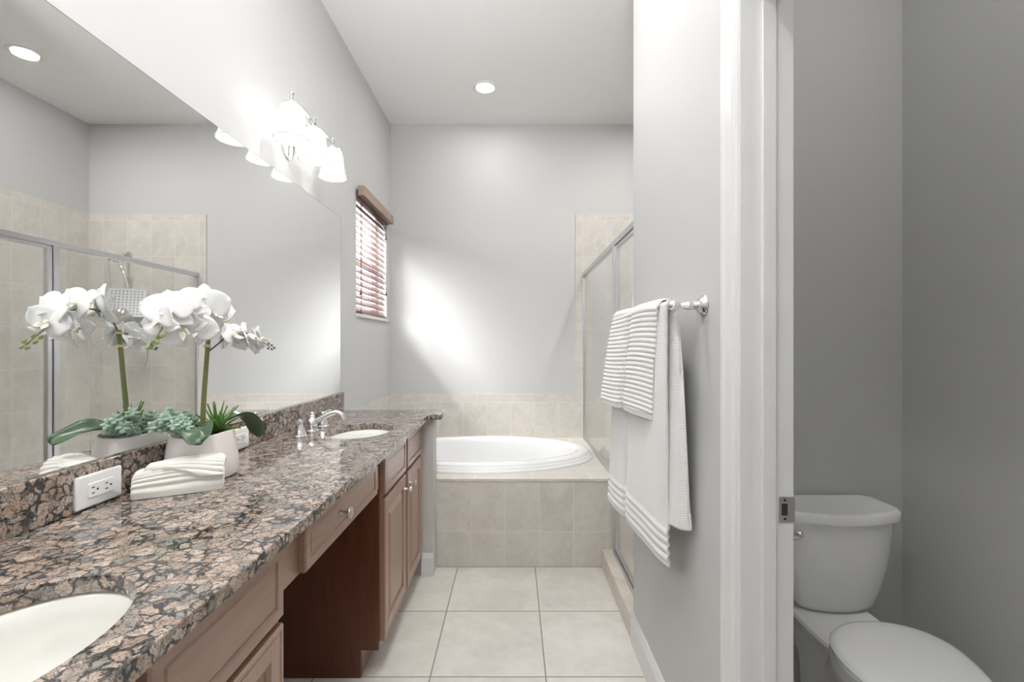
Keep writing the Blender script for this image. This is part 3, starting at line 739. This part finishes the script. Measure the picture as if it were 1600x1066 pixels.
def oval(h, yb, yf, hw, n=48, back=0.75, ex=2.3):
    pts = []
    yc = yb - (yb-yf)*0.40
    for i in range(n):
        a_ = 2*PI*i/n; c, s = math.cos(a_), math.sin(a_)
        x = hw*math.copysign(abs(c)**(2/ex), c)
        y = yc + (yb-yc)*math.copysign(abs(s)**(2/2.1), s) if s > 0 else yc + (yc-yf)*math.copysign(abs(s)**(2/2.0), s)
        pts.append(V(TX+x-0.15*max(0, 1.60-y), y, h))
    return pts
bw = [(0.0, 1.70, 1.19, 0.112), (0.02, 1.70, 1.19, 0.112), (0.05, 1.69, 1.205, 0.104), (0.14, 1.66, 1.21, 0.102), (0.22, 1.58, 1.18, 0.112), (0.29, 1.50, 1.11, 0.140), (0.34, 1.46, 1.06, 0.160), (0.372, 1.45, 1.05, 0.167), (0.384, 1.44, 1.056, 0.163)]
obj('bowl', loft(nb(), [oval(*q) for q in bw]), M['porcelain'], to, angle=60)
dk_ = [(0.06, 0.078, 1.66, 1.42), (0.18, 0.080, 1.67, 1.41), (0.27, 0.094, 1.70, 1.40), (0.315, 0.113, 1.735, 1.39), (0.345, 0.130, 1.742, 1.385), (0.3545, 0.126, 1.74, 1.39)]
obj('tank_platform', loft(nb(), [rrect(TX-0.033, (y0+y1)/2, hw, (y0-y1)/2, 0.05, h) for h, hw, y0, y1 in dk_]), M['porcelain'], to, angle=50)
st = [(0.385, 1.42, 1.045, 0.172), (0.399, 1.42, 1.045, 0.174), (0.400, 1.42, 1.048, 0.171)]
obj('seat', loft(nb(), [oval(*q) for q in st]), M['porcelain'], to, angle=40)
sl = [(0.4015, 1.43, 1.042, 0.173), (0.411, 1.432, 1.040, 0.176), (0.417, 1.428, 1.046, 0.171), (0.421, 1.415, 1.065, 0.156), (0.4235, 1.385, 1.11, 0.12), (0.4245, 1.35, 1.17, 0.07)]
obj('seat_lid', loft(nb(), [oval(*q) for q in sl]), M['porcelain'], to, angle=40)

# ------------------------------------------------------------------ folded towel on the counter
ft_o = V(-0.929, 1.137, ZC+0.001); ux = V(0.877, 0.48, 0); uy = V(-0.48, 0.877, 0)
FL = 0.192; FD = 0.078
fo = thing('folded_towel', 'cream ribbed towel folded on the granite in front of the orchid pot', 'towel', (-0.86, 1.2, ZC))
def hgt(u): return 0.055 + 0.016*math.sin(PI*min(u*1.15, 1)*0.62)
def body_pt(u, a_):          # a_ from 0 (front bottom) over the top to 1 (back bottom)
    H = hgt(u); th = PI*a_
    c, s = math.cos(th), math.sin(th)
    y = FD/2 - FD/2*math.copysign(abs(c)**0.55, c); z = H*abs(s)**0.55
    return y, z
rows = []
NUU = 60; NAA = 150
for i in range(NUU+1):
    u = i/NUU; row = []
    pinch = 1 - 0.05*(2*u-1)**2
    endr = min(1, min(u/0.05, (1-u)/0.12)); er = 0.82+0.18*math.sqrt(1-(1-endr)**2)
    for j in range(NAA+1):
        y, z = body_pt(u, j/NAA)
        y = FD/2+(y-FD/2)*er; z = z*er
        rib = 0.0055*abs(math.sin(PI*(j/NAA*13+0.25*math.sin(3*u))))
        d = V(0, y-FD/2, z-0.02).normalized()
        q = ft_o + ux*(u*FL) + uy*(y+d.y*rib) + V(0, 0, z+max(d.z, 0)*rib)
        row.append(q)
    rows.append(row)
bm = grid(nb(), rows)
bm.verts.ensure_lookup_table()
nA = NAA+1
for r0 in (0, NUU):
    bm.faces.new([bm.verts[r0*nA+j] for j in range(nA)])
bm.faces.new([bm.verts[i*nA] for i in range(NUU+1)] + [bm.verts[i*nA+NAA] for i in reversed(range(NUU+1))])
obj('lower_fold', bm, M['cream'], fo, angle=75)
# upper flap with a diagonal edge
rows = []
for i in range(NUU+1):
    t = i/NUU; row = []
    for j in range(121):
        q = j/120                                     # 0 at the diagonal edge, 1 at the back right
        a_ = 0.16 + 0.62*q if False else 0.10 + 0.72*t
        # diagonal: at the front bottom (a=.1) starts at u=.72, at the top (a=.5) starts at u=.12
        ue = 0.74 - 0.62*min(1, max(0, (a_-0.10)/0.36))
        u = ue + (1.015-ue)*q
        y, z = body_pt(min(u, 1), a_)
        w_ = (u-0.5)*1.0 + (a_)*1.5
        rib = 0.0045*abs(math.sin(PI*(a_*12 + (u-0.5)*3.0)))
        edge = min(1, q/0.05); off = 0.0025 + 0.006*math.sqrt(max(0, 1-(1-edge)**2)) + rib*edge
        if q > 0.93: off -= 0.010*((q-0.93)/0.07)**2
        d = V(0, y-FD/2, z-0.025).normalized()
        row.append(ft_o + ux*(u*FL) + uy*(y+d.y*off) + V(0, 0, z+d.z*off))
    rows.append(row)
obj('upper_fold', grid(nb(), rows), M['cream'], fo, solid=0.004, soff=0, angle=75)

# ------------------------------------------------------------------ potted orchid
PX, PY = -0.893, 1.348
orc = thing('potted_orchid', 'white orchid arrangement in a white ceramic pot on the granite', 'potted plant', (PX, PY, ZC))
pot_prof = [(0.074, 0.0005), (0.083, 0.004), (0.087, 0.02), (0.086, 0.05), (0.081, 0.09), (0.076, 0.120), (0.075, 0.126), (0.072, 0.1275), (0.069, 0.124), (0.071, 0.105), (0.02, 0.103)]
def squ(r, h, n=48):
    out = []
    for i in range(n):
        a_ = 2*PI*i/n; c, s = math.cos(a_), math.sin(a_)
        out.append(V(PX+r*math.copysign(abs(c)**0.82, c), PY+r*math.copysign(abs(s)**0.82, s), ZC+h+(0.004*math.cos(2*a_) if h > 0.1 else 0)))
    return out
obj('pot', loft(nb(), [squ(*q) for q in pot_prof]), M['pot'], orc, angle=50)
obj('moss', lathe(nb(), [(0.069, 0.106), (0.06, 0.114), (0.03, 0.120), (0.002, 0.122)], (PX, PY, ZC), n=24), M['soil'], orc)
st_o = obj('stem', tube(nb(), [(-0.888, 1.340, 0.99), (-0.884, 1.338, 1.08), (-0.876, 1.336, 1.18), (-0.866, 1.335, 1.30)], 0.0072, 10, 6, 0.0058), M['stem'], orc)
for z, x in ((1.255, -0.8705), (1.292, -0.867)):
    obj('tie', lathe(nb(), [(0.0085, -0.0035), (0.0095, 0), (0.0085, 0.0035)], (x, 1.335, z), n=14), M['tie'], st_o)

def petal_rows(L, W, cup, roll, nu=9, nv=9, base=0.12, round_=0.5):
    R = []
    for i in range(nu+1):
        t = i/nu
        w = W*(base + (1-base)*math.sin(PI*min(1, t**0.8*0.86+0.0))**0.75) if t < 1 else W*0.28
        w = W*max(base*(1-t), math.sin(PI*(t**0.72))**0.62 if 0 < t < 1 else 0.05) + 0.0012
        row = []
        for j in range(nv+1):
            s = -1+2*j/nv
            x = s*w/2; y = L*t
            z = cup*t*t - roll*(s*s)*(0.3+t) + 0.0025*math.sin(6*t+3*s)
            row.append(V(x, y, z))
        R.append(row)
    return R
def flower(c, nrm, size, spin=0.0):
    c = Vector(c); n = Vector(nrm).normalized()
    up = V(0, 0, 1); side = up.cross(n).normalized(); up2 = n.cross(side)
    B = Matrix((side, up2, n)).transposed().to_4x4()
    B = Matrix.Translation(c) @ B @ Matrix.Rotation(spin, 4, 'Z')
    bm = nb()
    spec = [(0, 0.52, 0.40, -0.05, 0.003, -0.003), (126, 0.50, 0.36, -0.06, 0.003, -0.003), (-126, 0.50, 0.36, -0.06, 0.003, -0.003),
            (66, 0.54, 0.66, 0.03, 0.004, 0.001), (-66, 0.54, 0.66, 0.03, 0.004, 0.001)]
    for ang, L, W, cup, roll, z0 in spec:
        Rm = Matrix.Rotation(math.radians(ang+random.uniform(-7, 7)), 4, 'Z')
        cup = (cup + random.uniform(-0.03, 0.03))*size*2
        rows = petal_rows(L*size, W*size*1.0, cup, roll)
        for row in rows:
            for p in row: p.z += z0
        grid(bm, [[B @ (Rm @ p) for p in row] for row in rows])
    lathe(bm, [(0.004, -0.006), (0.009, -0.001), (0.007, 0.003)], c, n, 10)
    f = obj('flower', bm, M['petal'], orc, solid=0.0008, angle=80)
    lb = nb()
    for sgn in (-1, 1):
        grid(lb, [[B @ Matrix.Rotation(math.radians(180+sgn*28), 4, 'Z') @ V(p.x*0.5, p.y*0.42, abs(p.z)+0.006+p.y*0.25) for p in row] for row in petal_rows(size*0.5, size*0.3, 0.012, 0.004, 6, 6)])
    ball(lb, c+n*0.008, 0.006, 10, 7)
    obj('lip', lb, M['lip'], f, solid=0.0008, angle=80)
tw = [(-0.868, 1.335, 1.285), (-0.862, 1.318, 1.325), (-0.856, 1.285, 1.350), (-0.856, 1.22, 1.352), (-0.856, 1.165, 1.325), (-0.850, 1.125, 1.285), (-0.848, 1.095, 1.258)]
obj('flower_twig', tube(nb(), tw, 0.0028, 8, 6, 0.0016), M['stem'], orc)
tw2 = [(-0.873, 1.335, 1.235), (-0.858, 1.352, 1.255), (-0.835, 1.38, 1.285), (-0.815, 1.43, 1.29), (-0.802, 1.49, 1.27), (-0.800, 1.545, 1.25)]
obj('flower_twig', tube(nb(), tw2, 0.0026, 8, 6, 0.0014), M['budtwig'], orc)
cv = lambda p: (V(0, 0, 1.30)-V(*p)).normalized()
F1 = [((-0.847, 1.288, 1.362), (0.45, -0.85, -0.10), 0.122, 0.1), ((-0.835, 1.315, 1.350), (0.85, -0.45, 0.05), 0.100, -0.3), ((-0.858, 1.215, 1.362), (0.15, -0.9, 0.30), 0.105, 0.5), ((-0.852, 1.160, 1.345), (0.30, -0.9, 0.25), 0.115, 0.2),
      ((-0.842, 1.190, 1.300), (0.35, -0.85, -0.35), 0.112, 0.9), ((-0.846, 1.245, 1.305), (0.55, -0.75, -0.2), 0.105, -0.6), ((-0.858, 1.140, 1.312), (-0.3, -0.9, 0.1), 0.095, 0.4)]
for p, n_, s_, q_ in F1: flower(p, n_, s_, q_)
F2 = [((-0.822, 1.375, 1.285), (0.75, -0.15, 0.2), 0.088, 0.2), ((-0.812, 1.425, 1.285), (0.85, 0.3, 0.25), 0.092, 0.7), ((-0.800, 1.480, 1.275), (0.8, 0.5, 0.3), 0.090, -0.5), ((-0.835, 1.40, 1.275), (-0.6, 0.3, 0.5), 0.085, 0.1), ((-0.815, 1.455, 1.268), (0.2, 0.6, 0.6), 0.082, 0.9)]
for p, n_, s_, q_ in F2: flower(p, n_, s_, q_)
def buds(pts, r, mat, tip):
    for p in pts:
        d = (Vector(tip)-Vector(p)); q = d.to_track_quat('Z', 'Y').to_matrix()
        b_ = ball(nb(), p, r, 10, 8, (0.75, 0.75, 1.35), q)
        obj('bud', b_, mat, orc)
buds([(-0.852, 1.128, 1.276), (-0.840, 1.122, 1.280), (-0.856, 1.112, 1.265), (-0.841, 1.108, 1.264), (-0.850, 1.100, 1.252), (-0.843, 1.098, 1.268), (-0.848, 1.088, 1.254)], 0.0052, M['bud'], (-0.846, 1.05, 1.22))
buds([(-0.797, 1.528, 1.262), (-0.803, 1.536, 1.246), (-0.797, 1.548, 1.256), (-0.801, 1.556, 1.243), (-0.798, 1.566, 1.248)], 0.0042, M['budtwig'], (-0.80, 1.65, 1.2))

def leaf(path, W, tw=0.0, trough=0.012, wave=0.0):
    pts = smooth_path(path, 8); n = len(pts); R = []
    for i, p in enumerate(pts):
        t = i/(n-1); d = (pts[min(i+1, n-1)]-pts[max(i-1, 0)]).normalized()
        s_ = d.cross(V(0, 0, 1)); s_ = s_.normalized() if s_.length > 1e-4 else V(1, 0, 0)
        s_ = Matrix.Rotation(tw*t, 3, d) @ s_; up = s_.cross(d)
        w_ = W*(0.28+0.72*math.sin(PI*(0.12+0.80*t)**1.15)) * (1 if t < 0.9 else math.sqrt(max(0.02, 1-((t-0.9)/0.1)**2)))
        R.append([p + s_*(w_/2*k/4) + up*(trough*(k/4)**2 + wave*math.sin(9*t+k*0.6)) for k in range(-4, 5)])
    return grid(nb(), R)
L0 = (PX+0.01, PY-0.005, 1.0)
obj('broad_leaf', leaf([L0, (-0.868, 1.30, 1.028), (-0.848, 1.262, 1.032), (-0.822, 1.228, 1.018), (-0.800, 1.205, 1.003)], 0.074, 0.5, 0.012, 0.003), M['leaf'], orc, solid=0.0015)
obj('broad_leaf', leaf([(PX+0.02, PY+0.02, 1.0), (-0.850, 1.395, 1.034), (-0.828, 1.425, 1.042), (-0.812, 1.46, 1.010), (-0.806, 1.485, 0.965)], 0.066, -0.3, 0.009, 0.002), M['leaf'], orc, solid=0.0015)
obj('broad_leaf', leaf([L0, (-0.855, 1.325, 1.024), (-0.815, 1.30, 1.028), (-0.765, 1.275, 1.012), (-0.735, 1.262, 0.990)], 0.060, 0.5, 0.008, 0.0015), M['leaf'], orc, solid=0.0015) if False else None
def spike_leaf(base, ang, el, L, W):
    b0 = Vector(base); d = V(math.cos(ang)*math.cos(el), math.sin(ang)*math.cos(el), math.sin(el))
    pts = [b0, b0+d*L*0.35, b0+d*L*0.7-V(0, 0, 0.002), b0+d*L-V(0, 0, 0.010*(1.2-math.sin(el)))]
    pts = smooth_path(pts, 5); n = len(pts); R = []
    s_ = d.cross(V(0, 0, 1)).normalized(); up = s_.cross(d)
    for i, p in enumerate(pts):
        t = i/(n-1); w_ = W*(0.55+0.45*math.sin(PI*min(1, t*1.4+0.1)))*(1-t**2.2)+0.0006
        R.append([p+s_*(w_/2*k/2)+up*(0.004*(k/2)**2) for k in range(-2, 3)])
    return grid(nb(), R)
SB0 = (-0.868, 1.375, 1.000)
for k in range(24):
    ring = k/24; el = math.radians(18+62*ring + random.uniform(-5, 5)); an = k*2.39996
    obj('spiky_leaf', spike_leaf(SB0, an, el, random.uniform(0.072, 0.095)*(0.9+0.2*ring), 0.016), M['spike'], orc, solid=0.001)
def sprig(base, tip, nw=7):
    pts = smooth_path([base, (Vector(base)+Vector(tip))/2+V(0, 0, 0.012), tip], 8)
    o_ = obj('succulent_sprig', tube(nb(), pts, 0.0018, 6, 1), M['stem'], orc)
    lb = nb()
    for i in range(nw):
        t = 0.18+0.82*i/(nw-1); p = pts[int(t*(len(pts)-1))]
        d = (pts[min(int(t*(len(pts)-1))+1, len(pts)-1)]-pts[max(int(t*(len(pts)-1))-1, 0)]).normalized()
        _, u, v = frame_of(d)
        for q in range(5):
            a_ = 2*PI*q/5+i*0.7
            rd = (u*math.cos(a_)+v*math.sin(a_)+d*0.45).normalized()
            r = rd.to_track_quat('Z', 'Y').to_matrix()
            ball(lb, p+rd*0.009, 0.0088, 8, 6, (0.95, 0.5, 1.1), r)
    ball(lb, Vector(tip), 0.006, 8, 6)
    lo = obj('sprig_leaves', lb, M['sedum'], o_)
    lo['kind'] = 'stuff'
for b_, t_ in (((-0.905, 1.320, 0.995), (-0.930, 1.250, 1.060)), ((-0.905, 1.315, 0.995), (-0.905, 1.255, 1.045)), ((-0.91, 1.33, 0.995), (-0.945, 1.285, 1.072)), ((-0.90, 1.31, 0.995), (-0.890, 1.270, 1.030)), ((-0.915, 1.335, 0.995), (-0.955, 1.245, 1.040)), ((-0.90, 1.32, 0.998), (-0.925, 1.300, 1.050)), ((-0.905, 1.36, 0.998), (-0.945, 1.355, 1.055))):
    sprig(b_, t_)
